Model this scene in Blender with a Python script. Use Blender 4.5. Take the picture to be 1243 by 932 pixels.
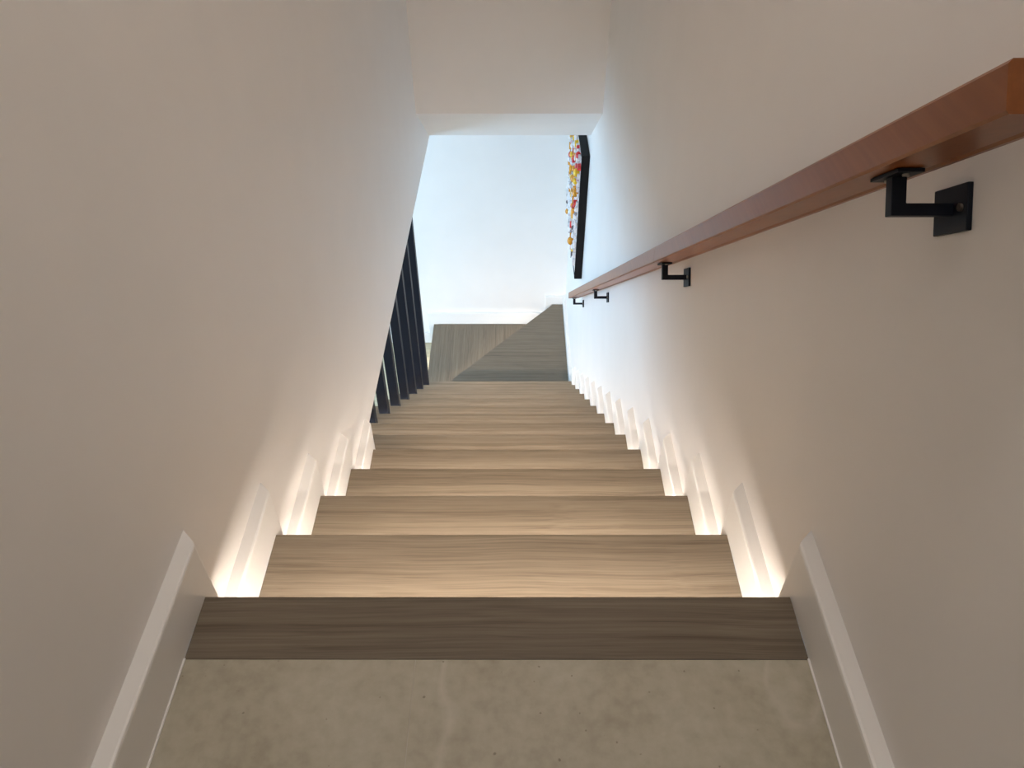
import bpy, bmesh, math, random
from mathutils import Vector, Matrix

for o in list(bpy.data.objects):
    bpy.data.objects.remove(o)
scene = bpy.context.scene
COL = scene.collection

# ------------------------------------------------------------------ camera
CAM_H = 0.90766
PITCH, YAW, ROLL = 0.737535, -0.0051512, 0.0043082
fw = Vector((math.sin(YAW) * math.cos(PITCH), math.cos(YAW) * math.cos(PITCH), -math.sin(PITCH)))
rt = Vector((math.cos(YAW), -math.sin(YAW), 0))
dn = fw.cross(rt)
r2 = rt * math.cos(ROLL) + dn * math.sin(ROLL)
d2 = dn * math.cos(ROLL) - rt * math.sin(ROLL)
cam = bpy.data.cameras.new('camera')
cam.sensor_fit = 'HORIZONTAL'
cam.sensor_width = 36.0
cam.lens = 938.81 / 1243 * 36.0
cam.clip_start = 0.02
cam_o = bpy.data.objects.new('camera', cam)
COL.objects.link(cam_o)
m = Matrix((r2, -d2, -fw)).transposed().to_4x4()
m.translation = (0, 0, CAM_H)
cam_o.matrix_world = m
scene.camera = cam_o

# ------------------------------------------------------------------ light
SKY = 8.6
LED = 272.0
HALL = 8.0
WELL = 9.8
scene.view_settings.view_transform = 'Standard'
scene.view_settings.look = 'None'
scene.view_settings.exposure = 0.0
scene.view_settings.gamma = 1.0
scene.view_settings.use_curve_mapping = False
scene.cycles.max_bounces = 12
scene.cycles.diffuse_bounces = 8
scene.cycles.use_denoising = True
scene.cycles.sample_clamp_indirect = 6.0

world = bpy.data.worlds.new('sky')
scene.world = world
world.use_nodes = True
wn = world.node_tree.nodes
wn['Background'].inputs['Color'].default_value = (0.47, 0.725, 1.0, 1)
wn['Background'].inputs['Strength'].default_value = SKY

def area_light(name, loc, rot, sx, sy, power, color, portal=False, shape='RECTANGLE'):
    l = bpy.data.lights.new(name, 'AREA')
    l.shape = shape
    l.size, l.size_y = sx, sy
    l.energy = power
    l.color = color
    if portal:
        l.cycles.is_portal = True
    o = bpy.data.objects.new(name, l)
    o.location = loc
    o.rotation_euler = rot
    COL.objects.link(o)
    return o

# hall ceiling downlights behind and above the camera; an added stairwell fill; the window of the lower room
area_light('hall_ceiling_light', (0.0, -1.5, 2.45), (0, 0, 0), 1.3, 1.3, HALL, (1.0, 0.93, 0.87), shape='DISK')
area_light('stairwell_fill_light', (0.0, 0.9, 2.45), (0, 0, 0), 0.5, 0.5, WELL, (1.0, 0.93, 0.87), shape='DISK')  # added fill that lifts the upper walls, not a known fitting
area_light('window_portal', (-3.02, 2.75, -1.92), (0, math.radians(-90), 0), 1.9, 3.3, 1, (1, 1, 1), portal=True)

# ------------------------------------------------------------------ dimensions (metres)
Y0, G, R = 0.5752, 0.24379, 0.19        # first nosing, going, rise
XL, XR = -0.416, 0.368                  # skirting faces
WL, WR = -0.438, 0.390                  # wall faces
TS = 0.022
XT = -0.64                              # open left end of the lower treads
N = lambda k: Y0 + k * G
YF = 4.862                              # far wall
ZFLOOR = -16 * R

# ------------------------------------------------------------------ materials
def new_mat(name):
    mt = bpy.data.materials.new(name)
    mt.use_nodes = True
    nt = mt.node_tree
    return mt, nt, nt.nodes['Principled BSDF']

def node(nt, t, **kw):
    n = nt.nodes.new(t)
    for k, v in kw.items():
        if k in n.inputs:
            n.inputs[k].default_value = v
        else:
            setattr(n, k, v)
    return n

def ramp(nt, src, stops):
    r = nt.nodes.new('ShaderNodeValToRGB')
    els = r.color_ramp.elements
    while len(els) < len(stops):
        els.new(0.5)
    for e, (p, c) in zip(els, stops):
        e.position = p
        e.color = (*c, 1)
    nt.links.new(src, r.inputs[0])
    return r

def plain(name, color, rough, metal=0.0, noise=0.0, scale=40, bump=0.0, coat=0.0):
    mt, nt, b = new_mat(name)
    b.inputs['Roughness'].default_value = rough
    b.inputs['Metallic'].default_value = metal
    b.inputs['Coat Weight'].default_value = coat
    tc = node(nt, 'ShaderNodeTexCoord')
    nz = node(nt, 'ShaderNodeTexNoise', Scale=scale, Detail=3.0)
    nt.links.new(tc.outputs['Object'], nz.inputs['Vector'])
    c0 = tuple(max(0, v * (1 - noise)) for v in color)
    c1 = tuple(min(1, v * (1 + noise)) for v in color)
    rp = ramp(nt, nz.outputs['Fac'], [(0.3, c0), (0.7, c1)])
    nt.links.new(rp.outputs['Color'], b.inputs['Base Color'])
    if bump:
        bp = node(nt, 'ShaderNodeBump', Strength=bump, Distance=0.002)
        nt.links.new(nz.outputs['Fac'], bp.inputs['Height'])
        nt.links.new(bp.outputs['Normal'], b.inputs['Normal'])
    return mt

def wood(name, dark, mid, light, axis=0, rough=0.45, grain=1.0, coat=0.0, spec=0.3):
    """boards whose grain runs along the given object axis"""
    mt, nt, b = new_mat(name)
    b.inputs['Roughness'].default_value = rough
    b.inputs['Coat Weight'].default_value = coat
    b.inputs['Coat Roughness'].default_value = 0.15
    b.inputs['Specular IOR Level'].default_value = spec
    tc = node(nt, 'ShaderNodeTexCoord')
    oi = node(nt, 'ShaderNodeObjectInfo')
    mul = node(nt, 'ShaderNodeMath', operation='MULTIPLY')
    mul.inputs[1].default_value = 37.0
    nt.links.new(oi.outputs['Random'], mul.inputs[0])
    add = node(nt, 'ShaderNodeVectorMath', operation='ADD')
    nt.links.new(tc.outputs['Object'], add.inputs[0])
    nt.links.new(mul.outputs[0], add.inputs[1])
    # gentle waviness of the growth rings
    wv = node(nt, 'ShaderNodeTexNoise', Scale=3.2, Detail=2.0)
    nt.links.new(add.outputs[0], wv.inputs['Vector'])
    off = node(nt, 'ShaderNodeVectorMath', operation='SCALE')
    off.inputs['Scale'].default_value = 0.016
    nt.links.new(wv.outputs['Color'], off.inputs[0])
    ad2 = node(nt, 'ShaderNodeVectorMath', operation='ADD')
    nt.links.new(add.outputs[0], ad2.inputs[0])
    nt.links.new(off.outputs[0], ad2.inputs[1])
    def stretched(a, c, detail):
        mp = node(nt, 'ShaderNodeMapping')
        s = [c, c, c]
        s[axis] = a
        mp.inputs['Scale'].default_value = s
        nt.links.new(ad2.outputs[0], mp.inputs['Vector'])
        nz = node(nt, 'ShaderNodeTexNoise', Scale=1.0, Detail=detail, Roughness=0.6)
        nt.links.new(mp.outputs[0], nz.inputs['Vector'])
        return nz
    n1 = stretched(0.8 * grain, 95 * grain, 4.0)
    n2 = stretched(6.0 * grain, 420 * grain, 2.0)
    mx = node(nt, 'ShaderNodeMix', data_type='FLOAT')
    mx.inputs[0].default_value = 0.4
    nt.links.new(n1.outputs['Fac'], mx.inputs[2])
    nt.links.new(n2.outputs['Fac'], mx.inputs[3])
    rp = ramp(nt, mx.outputs[0], [(0.34, dark), (0.5, mid), (0.66, light)])
    nt.links.new(rp.outputs['Color'], b.inputs['Base Color'])
    bp = node(nt, 'ShaderNodeBump', Strength=0.06, Distance=0.001)
    nt.links.new(n2.outputs['Fac'], bp.inputs['Height'])
    nt.links.new(bp.outputs['Normal'], b.inputs['Normal'])
    return mt

def stone(name):
    mt, nt, b = new_mat(name)
    b.inputs['Roughness'].default_value = 0.5
    tc = node(nt, 'ShaderNodeTexCoord')
    n1 = node(nt, 'ShaderNodeTexNoise', Scale=6.0, Detail=8.0, Roughness=0.65)
    n2 = node(nt, 'ShaderNodeTexNoise', Scale=60.0, Detail=4.0)
    for n in (n1, n2):
        nt.links.new(tc.outputs['Object'], n.inputs['Vector'])
    mx = node(nt, 'ShaderNodeMix', data_type='FLOAT')
    mx.inputs[0].default_value = 0.3
    nt.links.new(n1.outputs['Fac'], mx.inputs[2])
    nt.links.new(n2.outputs['Fac'], mx.inputs[3])
    rp = ramp(nt, mx.outputs[0], [(0.32, (0.295, 0.262, 0.192)), (0.5, (0.41, 0.375, 0.29)), (0.68, (0.485, 0.455, 0.365))])
    # thin pale veins where a warped noise crosses its middle value
    n3 = node(nt, 'ShaderNodeTexNoise', Scale=1.7, Detail=3.0, Distortion=0.4)
    mp = node(nt, 'ShaderNodeMapping')
    mp.inputs['Location'].default_value = (3.1, 0.4, 0)
    nt.links.new(tc.outputs['Object'], mp.inputs['Vector'])
    nt.links.new(mp.outputs[0], n3.inputs['Vector'])
    vr = ramp(nt, n3.outputs['Fac'], [(0.492, (0, 0, 0)), (0.5, (0.34, 0.34, 0.34)), (0.508, (0, 0, 0))])
    # small dark pits
    n4 = node(nt, 'ShaderNodeTexNoise', Scale=150.0, Detail=0.0)
    nt.links.new(tc.outputs['Object'], n4.inputs['Vector'])
    pr = ramp(nt, n4.outputs['Fac'], [(0.12, (0.7, 0.7, 0.7)), (0.175, (0, 0, 0))])
    m1 = node(nt, 'ShaderNodeMix', data_type='RGBA')
    nt.links.new(vr.outputs['Color'], m1.inputs[0])
    nt.links.new(rp.outputs['Color'], m1.inputs[6])
    m1.inputs[7].default_value = (0.58, 0.55, 0.47, 1)
    m2 = node(nt, 'ShaderNodeMix', data_type='RGBA')
    nt.links.new(pr.outputs['Color'], m2.inputs[0])
    nt.links.new(m1.outputs[2], m2.inputs[6])
    m2.inputs[7].default_value = (0.17, 0.145, 0.105, 1)
    nt.links.new(m2.outputs[2], b.inputs['Base Color'])
    return mt

M = {}
M['paint'] = plain('wall_paint', (0.80, 0.775, 0.75), 0.55, noise=0.012, scale=6, bump=0.0)
M['skirt'] = plain('skirting_paint', (0.80, 0.785, 0.76), 0.32, noise=0.008, scale=12)
M['wood'] = wood('oak_tread', (0.108, 0.084, 0.057), (0.160, 0.128, 0.092), (0.202, 0.167, 0.125), axis=0, rough=0.52)
M['wood_y'] = wood('oak_tread_turned', (0.108, 0.084, 0.057), (0.160, 0.128, 0.092), (0.202, 0.167, 0.125), axis=1, rough=0.52)
M['rail'] = wood('varnished_redwood', (0.19, 0.055, 0.0095), (0.222, 0.066, 0.0125), (0.26, 0.081, 0.017), axis=1, rough=0.33, grain=0.35, coat=0.0, spec=0.45)
M['stone'] = stone('stone_tile')
M['grout'] = plain('grout', (0.46, 0.43, 0.36), 0.8, noise=0.05)
M['black'] = plain('black_powder_coat', (0.0045, 0.007, 0.014), 0.5, noise=0.1)
M['black'].node_tree.nodes['Principled BSDF'].inputs['Specular IOR Level'].default_value = 0.18
M['black_rough'] = plain('black_frame_paint', (0.005, 0.005, 0.006), 0.6, noise=0.1)
M['black_rough'].node_tree.nodes['Principled BSDF'].inputs['Specular IOR Level'].default_value = 0.2
M['screw'] = plain('zinc_screw', (0.55, 0.5, 0.42), 0.3, metal=1.0, noise=0.05)
M['floor2'] = wood('pale_floor_boards', (0.40, 0.35, 0.24), (0.47, 0.42, 0.29), (0.53, 0.48, 0.34), axis=0, rough=0.4, grain=0.6)
led_m, nt_, b_ = new_mat('warm_led')
b_.inputs['Base Color'].default_value = (0.9, 0.85, 0.75, 1)
b_.inputs['Emission Color'].default_value = (1.0, 0.87, 0.75, 1)
b_.inputs['Emission Strength'].default_value = LED
M['led'] = led_m
M['channel'] = plain('aluminium_channel', (0.6, 0.6, 0.6), 0.35, metal=1.0, noise=0.05)

# ------------------------------------------------------------------ helpers
def put(name, verts, faces, mat, parent=None, smooth=False, bevel=0.0):
    me = bpy.data.meshes.new(name)
    me.from_pydata(verts, [], faces)
    bm = bmesh.new()
    bm.from_mesh(me)
    bmesh.ops.recalc_face_normals(bm, faces=bm.faces)
    if bevel:
        bmesh.ops.bevel(bm, geom=list(bm.edges), offset=bevel, segments=2, profile=0.6, affect='EDGES')
    bm.to_mesh(me)
    bm.free()
    if smooth:
        for p in me.polygons:
            p.use_smooth = True
    me.materials.append(mat)
    o = bpy.data.objects.new(name, me)
    COL.objects.link(o)
    if parent:
        attach(o, parent)
    return o


def attach(o, parent):
    """parent o and keep it where it is (parents only carry a translation)"""
    o.parent = parent
    o.matrix_parent_inverse = Matrix.Translation(-ABS.get(parent, Vector((0, 0, 0))))
    if o not in ABS:
        ABS[o] = Vector(o.location)

ABS = {}

def empty(name, loc):
    e = bpy.data.objects.new(name, None)
    e.location = loc
    e.empty_display_size = 0.1
    COL.objects.link(e)
    ABS[e] = Vector(loc)
    return e

def tag(o, label, cat=None, kind=None, group=None):
    o['label'] = label
    if cat:
        o['category'] = cat
    if kind:
        o['kind'] = kind
    if group:
        o['group'] = group
    return o

def box_vf(x0, x1, y0, y1, z0, z1):
    v = [(x, y, z) for x in (x0, x1) for y in (y0, y1) for z in (z0, z1)]
    f = [(0, 1, 3, 2), (4, 6, 7, 5), (0, 4, 5, 1), (2, 3, 7, 6), (0, 2, 6, 4), (1, 5, 7, 3)]
    return v, f

def box(name, x0, x1, y0, y1, z0, z1, mat, parent=None, bevel=0.0):
    v, f = box_vf(x0, x1, y0, y1, z0, z1)
    return put(name, v, f, mat, parent, bevel=bevel)

def prism(name, poly, lo, hi, axis, mat, parent=None, bevel=0.0, holes=None):
    """extrude a 2-D polygon along an axis: axis 0 -> poly is (y,z), 2 -> poly is (x,y), 1 -> poly is (x,z)"""
    def P(a, b, t):
        return {0: (t, a, b), 1: (a, t, b), 2: (a, b, t)}[axis]
    n = len(poly)
    v = [P(a, b, lo) for a, b in poly] + [P(a, b, hi) for a, b in poly]
    f = [tuple(range(n)), tuple(range(2 * n - 1, n - 1, -1))]
    f += [(i, (i + 1) % n, n + (i + 1) % n, n + i) for i in range(n)]
    return put(name, v, f, mat, parent, bevel=bevel)

def struct(o, label):
    return tag(o, label, kind='structure')

# ------------------------------------------------------------------ the shell
ZC = 2.5                      # upper ceiling
YB = 3.345                    # bulkhead face
ZB = -0.512                   # bottom of the bulkhead
YS, ZS = 3.785, -0.812        # low end of the sloped soffit
LE_Y, LE_Z = 1.600, -0.738    # near end of the left wall's open lower edge

def wall_poly_left():
    return [(-0.05, -0.3), (0.30, -0.3), (LE_Y, -1.25), (LE_Y, LE_Z), (YS, ZS - 0.006), (YS, ZC), (-0.05, ZC)]
wl = prism('wall_left', wall_poly_left(), WL - 0.2, WL, 0, M['paint'])
struct(wl, 'plain off-white wall along the left of the stairs, open at its lower far edge')
wr = box('wall_right', WR, WR + 0.15, -0.05, YF, ZFLOOR, ZC, M['paint'])
struct(wr, 'plain off-white wall along the right of the stairs behind the wooden handrail')
wf = box('wall_far', -3.0, WR + 0.15, YF, YF + 0.15, ZFLOOR, -0.3, M['paint'])
struct(wf, 'bright white wall at the foot of the stairs')
wb = prism('wall_bulkhead', [(YB, ZB), (YS, ZS), (YS, ZC), (YB, ZC)], WL, WR, 0, M['paint'])
struct(wb, 'off-white bulkhead with a sloping underside over the lower flight')

cl = box('ceiling_lower', -3.0, WR, YS, YF, -0.80, -0.65, M['paint'])
struct(cl, 'white ceiling over the foot of the stairs')
cl2 = box('ceiling_lower', -3.0, WL - 0.2, 0.4, YS, -0.80, -0.65, M['paint'])
struct(cl2, 'white ceiling of the lower room beside the stairs')
cu = box('ceiling', -1.8, 1.8, -3.4, YS, ZC, ZC + 0.1, M['paint'])
struct(cu, 'white ceiling over the upper hall and stairwell')
for nm, a in (('wall_hall_left', (-1.8, -1.65, -3.4, -0.05)), ('wall_hall_right', (1.65, 1.8, -3.4, -0.05))):
    struct(box(nm, *a, -0.1, ZC, M['paint']), 'off-white side wall of the upper hall ' + ('left' if 'left' in nm else 'right') + ' of the landing')
struct(box('wall_hall_back', -1.65, 1.65, -3.4, -3.25, -0.1, ZC, M['paint']), 'off-white back wall of the upper hall')
struct(box('wall_hall_return', -1.8, WL - 0.2, -0.05, 0.05, -0.1, ZC, M['paint']), 'off-white return wall left of the stair opening')
struct(box('wall_hall_return', WR + 0.15, 1.8, -0.05, 0.05, -0.1, ZC, M['paint']), 'off-white return wall right of the stair opening')
# lower room beyond the balustrade
struct(box('wall_lower_near', -3.0, WR, 0.25, 0.4, ZFLOOR, -0.65, M['paint']), 'white near wall of the lower room under the landing')
lw = empty('wall_lower_window', (-3.0, 2.75, ZFLOOR))
struct(lw, 'white wall with the wide window that lights the lower room')
for a in ((0.4, 1.1, ZFLOOR, -0.65), (4.4, YF, ZFLOOR, -0.65), (1.1, 4.4, ZFLOOR, -2.87), (1.1, 4.4, -0.97, -0.65)):
    box('wall_panel', -3.15, -3.0, *a, M['paint'], lw)
wd = empty('window_1', (-3.07, 2.75, -2.87))
struct(wd, 'wide window in the lower room letting in daylight')
for a in ((1.1, 1.16, -2.87, -0.97), (4.34, 4.4, -2.87, -0.97), (2.72, 2.78, -2.87, -0.97)):
    box('window_frame', -3.1, -3.04, *a, M['skirt'], wd)
for a in ((1.16, 2.72, -2.87, -2.81), (2.78, 4.34, -2.87, -2.81), (1.16, 2.72, -1.03, -0.97), (2.78, 4.34, -1.03, -0.97)):
    box('window_frame', -3.1, -3.04, *a, M['skirt'], wd)
fl2 = box('floor_lower', -3.0, WR, 0.4, YF, ZFLOOR - 0.1, ZFLOOR, M['floor2'])
struct(fl2, 'pale floor of the lower room at the foot of the stairs')

# landing: stone tiles either side of a thin pale joint
fl = empty('floor', (0, 0.2, 0))
struct(fl, 'grey-beige stone tile landing at the top of the stairs')
NB = 0.486
box('slab', -1.65, 1.65, -3.25, -0.05, -0.1, -0.009, M['grout'], fl)
box('slab', WL, WR, -0.05, NB - 0.0005, -0.1, -0.0007, M['grout'], fl)
JX = -0.1248
box('tile', XL, JX - 0.0005, -0.04, NB - 0.001, -0.0007, 0, M['stone'], fl)
box('tile', JX + 0.0005, XR, -0.04, NB - 0.001, -0.0007, 0, M['stone'], fl)
for i in range(4):
    for j in range(4):
        x0, y0 = -1.64 + i * 0.82, -3.24 + j * 0.8
        box('tile', x0 + 0.001, x0 + 0.819, y0 + 0.001, min(y0 + 0.799, -0.042), -0.009, 0, M['stone'], fl)

# ------------------------------------------------------------------ staircase
TT = 0.035       # tread thickness
OV = 0.03        # nosing overhang
st = empty('staircase', (0, 2.2, ZFLOOR))
tag(st, 'oak staircase of straight treads ending in two winders, glowing strip lights under each nosing', 'staircase')

def strip(poly, z, tread):
    """aluminium channel under a nosing whose lower face glows"""
    o = prism('light_strip', poly, z - 0.006, z, 2, M['channel'], tread)
    o.data.materials.append(M['led'])
    for p in o.data.polygons:
        if p.normal.z < -0.9:
            p.material_index = 1
    return o

def led_under(tread, x0, x1, y, z):
    strip([(x0, y - 0.013), (x1, y - 0.013), (x1, y - 0.003), (x0, y - 0.003)], z - TT, tread)

nb = box('nosing_board', XL, XR, NB, N(0), -TT, 0, M['wood'], st, bevel=0.0012)
led_under(nb, XL + 0.035, XR - 0.035, N(0) - 0.006, 0)
for k in range(14):
    x0 = XL if k < 5 else XT
    # riser below nosing k
    box('riser', x0, XR, N(k) - OV - 0.015, N(k) - OV, -(k + 1) * R, -k * R - TT, M['wood'], st)
    if k == 0:
        continue
    z = -k * R
    ya, yb = N(k - 1) - OV, N(k)
    if k == 5:
        t = prism('tread', [(XL, ya), (XR, ya), (XR, yb), (XT, yb), (XT, LE_Y + 0.002), (XL, LE_Y + 0.002)], z - TT, z, 2, M['wood'], st, bevel=0.0012)
    else:
        t = box('tread', x0, XR, ya, yb, z - TT, z, M['wood'], st, bevel=0.0012)
    if k < 13:
        led_under(t, x0 + 0.035, XR - 0.035, yb - 0.006, z)
# winders: the first turns about the newel corner, the second faces left
PX, PY = -0.438, 3.969
DX, DY = 0.698, 0.834
diag = lambda y: PX + (y - PY) * DX / DY
YK = YF - TS                      # face of the far skirting
z14, z15 = -14 * R, -15 * R
ya = N(13) - OV
w14 = prism('winder_tread', [(XT, ya), (XR, ya), (XR, YK), (diag(YK), YK), (diag(N(13)), N(13)), (XT, N(13))], z14 - TT, z14, 2, M['wood'], st, bevel=0.0012)
nrm = Vector((DY, -DX)).normalized()           # into the tread
def shift(p, d):
    return (p[0] + nrm.x * d, p[1] + nrm.y * d)
A, B = (diag(N(13)), N(13)), (diag(YK), YK)
prism('riser', [shift(A, OV), shift(B, OV), shift(B, OV + 0.015), shift(A, OV + 0.015)], z15, z14 - TT, 2, M['wood'], st)
A2, B2 = (diag(N(13) + 0.05), N(13) + 0.05), (diag(YK - 0.11), YK - 0.11)
strip([shift(A2, 0.012), shift(B2, 0.012), shift(B2, 0.0155), shift(A2, 0.0155)], z14 - TT, w14)
C1, C2 = shift(A, OV), shift(B, OV)
w15 = prism('winder_tread', [(XT, ya), (C1[0], ya), C1, C2, (C2[0], YK), (XT, YK)], z15 - TT, z15, 2, M['wood_y'], st, bevel=0.0012)
box('riser', XT + OV, XT + OV + 0.015, ya, YK, ZFLOOR, z15 - TT, M['wood_y'], st)
strip([(XT + 0.012, ya + 0.03), (XT + 0.0155, ya + 0.03), (XT + 0.0155, YK - 0.2), (XT + 0.012, YK - 0.2)], z15 - TT, w15)

# ------------------------------------------------------------------ stepped skirtings
SH = 0.080
LAP = 0.050
def skirt_piece(root, poly, wall_x, face_x, soft, splay=0.022):
    """L-shaped board on the wall; the listed polygon edges are eased on the room side"""
    n = len(poly)
    ymax = max(a for a, b in poly)
    v = [(wall_x, a, b) for a, b in poly] + [(face_x, a - (splay if a > ymax - 1e-6 else 0), b) for a, b in poly]
    f = [tuple(range(n)), tuple(range(2 * n - 1, n - 1, -1))]
    f += [(i, (i + 1) % n, n + (i + 1) % n, n + i) for i in range(n)]
    me = bpy.data.meshes.new('skirting_board')
    bm = bmesh.new()
    vs = [bm.verts.new(p) for p in v]
    for q in f:
        bm.faces.new([vs[i] for i in q])
    bmesh.ops.recalc_face_normals(bm, faces=bm.faces)
    bm.edges.ensure_lookup_table()
    ed = [bm.edges.get((vs[n + i], vs[n + (i + 1) % n])) for i in soft]
    bmesh.ops.bevel(bm, geom=[e for e in ed if e], offset=0.004, segments=2, profile=0.5, affect='EDGES')
    bm.to_mesh(me)
    bm.free()
    me.materials.append(M['skirt'])
    o = bpy.data.objects.new('skirting_board', me)
    COL.objects.link(o)
    attach(o, root)
    return o

def stepped(root, wall_x, face_x, last):
    for k in range(last + 1):
        yp = -0.045 if k == 0 else N(k - 1) + LAP
        yr, ye = N(k) - OV, N(k) + LAP
        zk, zn = -k * R, -(k + 1) * R
        skirt_piece(root, [(yp, zk), (yr, zk), (yr, zn), (ye, zn), (ye, zk + SH), (yp, zk + SH)], wall_x, face_x, (3, 4))

br = empty('baseboard_right', (WR, 0.3, 0))
struct(br, 'white stepped skirting following the treads along the right wall')
stepped(br, WR, XR, 13)
skirt_piece(br, [(N(13) + LAP, z14), (YF, z14), (YF, z14 + SH), (N(13) + LAP, z14 + SH)], WR, XR, (2,), 0.0)
box('caulk_line', XR - 0.0022, XR, -0.04, NB, 0, 0.0018, M['skirt'], br)
bl = empty('baseboard_left', (WL, 0.3, 0))
struct(bl, 'white stepped skirting following the upper treads along the left wall')
stepped(bl, WL, XL, 3)
k = 4
skirt_piece(bl, [(N(3) + LAP, -k * R), (N(4) - OV, -k * R), (N(4) - OV, -(k + 1) * R), (LE_Y - 0.001, -(k + 1) * R), (LE_Y - 0.001, -k * R + SH), (N(3) + LAP, -k * R + SH)], WL, XL, (3, 4))
box('caulk_line', XL, XL + 0.0022, -0.04, NB, 0, 0.0018, M['skirt'], bl)
bf = empty('baseboard_far', (0, YF, ZFLOOR))
struct(bf, 'white skirting stepping down the far wall beside the winders')
xs = 0.235
prism('skirting_board', [(XR, z14), (XR, z14 + 0.072), (xs, z14 + 0.072), (xs, z15 + 0.105), (xs, z15), (xs + 0.045, z15), (xs + 0.045, z14)], YK, YF, 1, M['skirt'], bf, bevel=0.003)
prism('skirting_board', [(xs, z15), (xs, z15 + 0.105), (XT - 0.04, z15 + 0.105), (XT - 0.04, ZFLOOR + 0.1), (XT - 0.04, ZFLOOR), (XT + 0.03, ZFLOOR), (XT + 0.03, z15)], YK, YF, 1, M['skirt'], bf, bevel=0.003)
box('skirting_board', -3.0, XT - 0.04, YK, YF, ZFLOOR, ZFLOOR + 0.1, M['skirt'], bf, bevel=0.003)

# ------------------------------------------------------------------ balustrade of square black posts
bs = empty('balustrade', (-0.56, 2.8, -7 * R))
tag(bs, 'row of square black metal posts standing on the lower treads under the left wall', 'balustrade')
PS = 0.040
for k in range(6, 13):
    yc = N(k) + 0.10
    zt = LE_Z + (yc - LE_Y) / (YS - LE_Y) * (ZS - LE_Z) - 0.003
    x1 = -0.541
    p = box('post', x1 - PS, x1, yc - PS / 2, yc + PS / 2, -(k + 1) * R + 0.004, zt, M['black'], bs, bevel=0.0015)
    box('base_plate', x1 - PS - 0.006, x1 + 0.0, yc - PS / 2 - 0.006, yc + PS / 2 + 0.0, -(k + 1) * R, -(k + 1) * R + 0.004, M['black'], p)

# ------------------------------------------------------------------ handrail
hr = empty('handrail', (WR, 2.0, -0.6))
tag(hr, 'reddish varnished wooden handrail on black metal brackets along the right wall', 'handrail')
RX0, RX1 = 0.310, 0.367
SL = 0.770                                    # fall per metre run
def rail_z(y):                                # underside of the sloping rail
    return 0.607 - (y - 0.603) * SL
RV = 0.0435                                   # height of the section measured vertically
YKINK = 0.4975
YJ, YE = 1.468, 3.665
nx, nz = SL / math.hypot(1, SL), 1 / math.hypot(1, SL)
# cross-section (x, height): eased corners and a shallow groove along the underside near the wall
SEC = [(RX0, 0.003), (RX0 + 0.002, 0.0), (0.3515, 0.0), (0.3535, 0.0035), (0.358, 0.0035), (0.360, 0.0),
       (RX1 - 0.003, 0.0), (RX1, 0.004), (RX1, RV - 0.004), (RX1 - 0.003, RV), (RX0 + 0.003, RV), (RX0, RV - 0.004)]
def rail_seg(ends):
    """sweep the section; each end gives (y at the underside, z of the underside, y at the top, z of the top)"""
    n = len(SEC)
    vs = []
    for yb, zb, yt, zt in ends:
        for x, h in SEC:
            t = h / RV
            vs.append((x, yb + (yt - yb) * t, zb + (zt - zb) * t))
    fs = [tuple(range(n)), tuple(range(2 * n - 1, n - 1, -1))]
    fs += [(i, (i + 1) % n, n + (i + 1) % n, n + i) for i in range(n)]
    return put('rail', vs, fs, M['rail'], hr)
yb0 = YKINK - RV * nz * nx                    # near end cut square to the slope
rail_seg([(yb0, rail_z(yb0), YKINK, rail_z(YKINK) + RV), (YJ, rail_z(YJ), YJ, rail_z(YJ) + RV)])
rail_seg([(YJ + 0.0008, rail_z(YJ + 0.0008), YJ + 0.0008, rail_z(YJ + 0.0008) + RV), (YE - 0.016, rail_z(YE - 0.016), YE, rail_z(YE) + RV)])

def cyl(name, c, axis, r, h, mat, parent, seg=16):
    """short cylinder from c along axis"""
    ax = Vector(axis).normalized()
    u = ax.orthogonal().normalized()
    w = ax.cross(u)
    vs, fs = [], []
    for t in (0, h):
        for i in range(seg):
            a = 2 * math.pi * i / seg
            vs.append(tuple(Vector(c) + ax * t + u * (r * math.cos(a)) + w * (r * math.sin(a))))
    fs = [tuple(range(seg)), tuple(range(2 * seg - 1, seg - 1, -1))]
    fs += [(i, (i + 1) % seg, seg + (i + 1) % seg, seg + i) for i in range(seg)]
    return put(name, vs, fs, mat, parent)

def oblong(name, c, u, v, w, mat, parent, bevel=0.0):
    """box from centre and three half-vectors"""
    c, u, v, w = Vector(c), Vector(u), Vector(v), Vector(w)
    vs = [tuple(c + u * a + v * b + w * d) for a in (-1, 1) for b in (-1, 1) for d in (-1, 1)]
    f = [(0, 1, 3, 2), (4, 6, 7, 5), (0, 4, 5, 1), (2, 3, 7, 6), (0, 2, 6, 4), (1, 5, 7, 3)]
    return put(name, vs, f, mat, parent, bevel=bevel)

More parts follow.
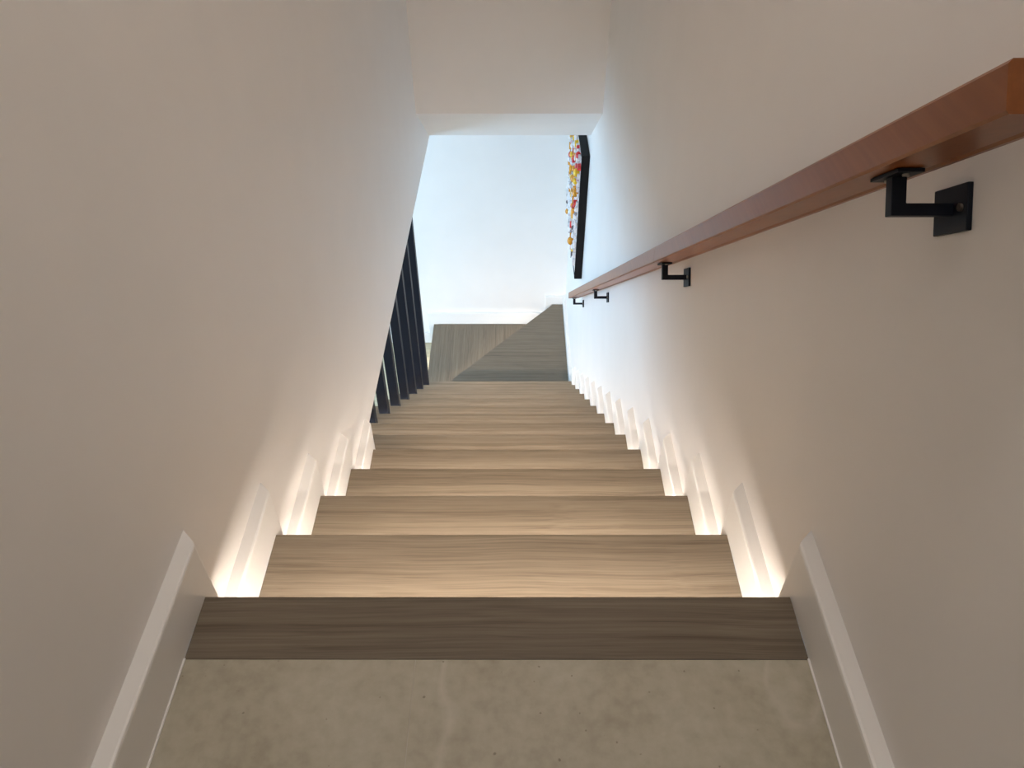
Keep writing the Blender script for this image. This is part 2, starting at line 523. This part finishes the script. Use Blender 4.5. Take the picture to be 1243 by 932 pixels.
SD = Vector((0, nz, -nx))                     # down the slope
SN = Vector((0, nx, nz))                      # square to the slope
def bracket(y):
    zc = rail_z(y) - 0.041
    b = empty('bracket', (WR, y, zc))
    attach_empty(b, hr)
    xa, hw, ah = 0.337, 0.0065, 0.0054
    up = 0.041 * nz                            # square distance from the arm up to the rail
    O = Vector((0, y, zc))
    oblong('wall_plate', (WR - 0.0025, y, zc), (0.0025, 0, 0), SD * 0.0265, SN * 0.0205, M['black'], b, bevel=0.001)
    # bent arm: out of the wall, then up square to the rail
    prof = [(WR - 0.005, -ah), (xa - hw, -ah), (xa - hw, up - 0.004), (xa + hw, up - 0.004), (xa + hw, ah), (WR - 0.005, ah)]
    n = len(prof)
    vs = [tuple(Vector((px, 0, 0)) + O + SN * ph + SD * t) for t in (-0.006, 0.006) for px, ph in prof]
    fs = [tuple(range(n)), tuple(range(2 * n - 1, n - 1, -1))] + [(i, (i + 1) % n, n + (i + 1) % n, n + i) for i in range(n)]
    put('arm', vs, fs, M['black'], b, bevel=0.0008)
    S = O + SN * (up - 0.0022) + Vector((xa, 0, 0))
    oblong('saddle_plate', S, (0.0115, 0, 0), SD * 0.026, SN * 0.0016, M['black'], b, bevel=0.0005)
    for s in (-1, 1):
        cyl('screw', Vector((WR - 0.005, y, zc)) + SD * (0.0175 * s), (-1, 0, 0), 0.0034, 0.0022, M['screw'], b)
        cyl('screw', S - SN * 0.0016 + SD * (0.016 * s), -SN, 0.003, 0.002, M['screw'], b)

def attach_empty(e, parent):
    e.parent = parent
    e.matrix_parent_inverse = Matrix.Translation(-ABS[parent])

for y in (0.611, 1.450, 2.634, 3.555):
    bracket(y)

# ------------------------------------------------------------------ wall art
PXF = 0.346
PY0, PY1, PZ0, PZ1 = 3.75, 4.53, -1.672, -0.91
wa = empty('wall_art', (WR, (PY0 + PY1) / 2, PZ0))
tag(wa, 'square black-framed assemblage of red, yellow and white pieces hung high on the right wall', 'wall art')
FT = 0.012
white_p = plain('art_white', (0.75, 0.73, 0.74), 0.35, noise=0.04)
pal = {
    'white': white_p,
    'clear': plain('art_pale', (0.60, 0.58, 0.60), 0.15, noise=0.1),
    'red': plain('art_red', (0.62, 0.03, 0.035), 0.3, noise=0.06),
    'yellow': plain('art_yellow', (0.80, 0.52, 0.015), 0.3, noise=0.06),
    'amber': plain('art_amber', (0.62, 0.27, 0.015), 0.25, noise=0.08),
    'grey': plain('art_grey', (0.25, 0.23, 0.24), 0.4, noise=0.1),
    'pink': plain('art_pink', (0.62, 0.36, 0.40), 0.4, noise=0.08),
    'dark': plain('art_dark', (0.06, 0.04, 0.045), 0.4, noise=0.1),
}
box('frame', PXF, WR - 0.001, PY0, PY0 + FT, PZ0, PZ1, M['black_rough'], wa)
box('frame', PXF, WR - 0.001, PY1 - FT, PY1, PZ0, PZ1, M['black_rough'], wa)
box('frame', PXF, WR - 0.001, PY0 + FT, PY1 - FT, PZ0, PZ0 + FT, M['black_rough'], wa)
box('frame', PXF, WR - 0.001, PY0 + FT, PY1 - FT, PZ1 - FT, PZ1, M['black_rough'], wa)
box('backing_panel', PXF + 0.003, WR - 0.004, PY0 + FT, PY1 - FT, PZ0 + FT, PZ1 - FT, white_p, wa)

# piece shapes (unit sized, standing out along -x), shared mesh data per shape and colour
def unit_bead():
    bm = bmesh.new()
    bmesh.ops.create_uvsphere(bm, u_segments=8, v_segments=6, radius=1.0)
    return bm
def unit_cap():
    bm = bmesh.new()
    bmesh.ops.create_cone(bm, cap_ends=True, segments=12, radius1=1.0, radius2=0.88, depth=1.0)
    bmesh.ops.rotate(bm, verts=bm.verts, cent=(0, 0, 0), matrix=Matrix.Rotation(-math.pi / 2, 3, 'Y'))
    return bm
def unit_block():
    bm = bmesh.new()
    bmesh.ops.create_cube(bm, size=2.0)
    bmesh.ops.bevel(bm, geom=list(bm.edges), offset=0.25, segments=1, affect='EDGES')
    return bm
def unit_tube():
    bm = bmesh.new()
    bmesh.ops.create_cone(bm, cap_ends=True, segments=10, radius1=1.0, radius2=1.0, depth=2.0)
    return bm
shapes = {'bead': unit_bead, 'cap': unit_cap, 'block': unit_block, 'tube': unit_tube}
cache = {}
def piece(kind, color, y, z, sx, sy, sz, lift=1.0, rx=0.0):
    if (kind, color) not in cache:
        me = bpy.data.meshes.new(kind)
        bm = shapes[kind]()
        bm.to_mesh(me)
        bm.free()
        me.materials.append(pal[color])
        for p in me.polygons:
            p.use_smooth = kind == 'bead'
        cache[(kind, color)] = me
    o = bpy.data.objects.new(kind, cache[(kind, color)])
    o.location = (PXF + 0.003 - sx * lift, y, z)
    o.scale = (sx, sy, sz)
    o.rotation_euler = (rx, 0, 0)
    COL.objects.link(o)
    attach(o, wa)
rnd = random.Random(21)
cols = 16
rows = 16
for i in range(cols):
    for j in range(rows):
        y = PY0 + 0.04 + (PY1 - PY0 - 0.08) * (i + 0.5) / cols + rnd.uniform(-0.010, 0.010)
        z = PZ0 + 0.05 + (PZ1 - PZ0 - 0.08) * (j + 0.5) / rows + rnd.uniform(-0.010, 0.010)
        t = (z - PZ0) / (PZ1 - PZ0)
        c = rnd.random()
        for lim, col in ((0.38, 'white'), (0.60, 'clear'), (0.69, 'red'), (0.75, 'yellow'), (0.84, 'amber'), (0.90, 'pink'), (0.97, 'grey'), (1.01, 'dark')):
            if c < lim:
                break
        if t < 0.38 and col in ('red', 'yellow', 'amber') and rnd.random() < 0.7:
            col = 'white'
        kd = rnd.choice(['bead', 'cap', 'block', 'tube'])
        s = rnd.uniform(0.017, 0.025) if col in ('red', 'yellow', 'amber') else rnd.uniform(0.010, 0.019)
        if kd == 'bead':
            piece(kd, col, y, z, s * 0.8, s, s, 0.85)
        elif kd == 'cap':
            piece(kd, col, y, z, s * 0.9, s, s, 0.5)
        elif kd == 'block':
            piece(kd, col, y, z, s * 0.5, s * 0.75, s, 1.0, rnd.uniform(-0.4, 0.4))
        else:
            piece(kd, col, y, z, s * 0.55, s * 0.55, s * 1.1, 1.0, rnd.uniform(-0.3, 0.3))
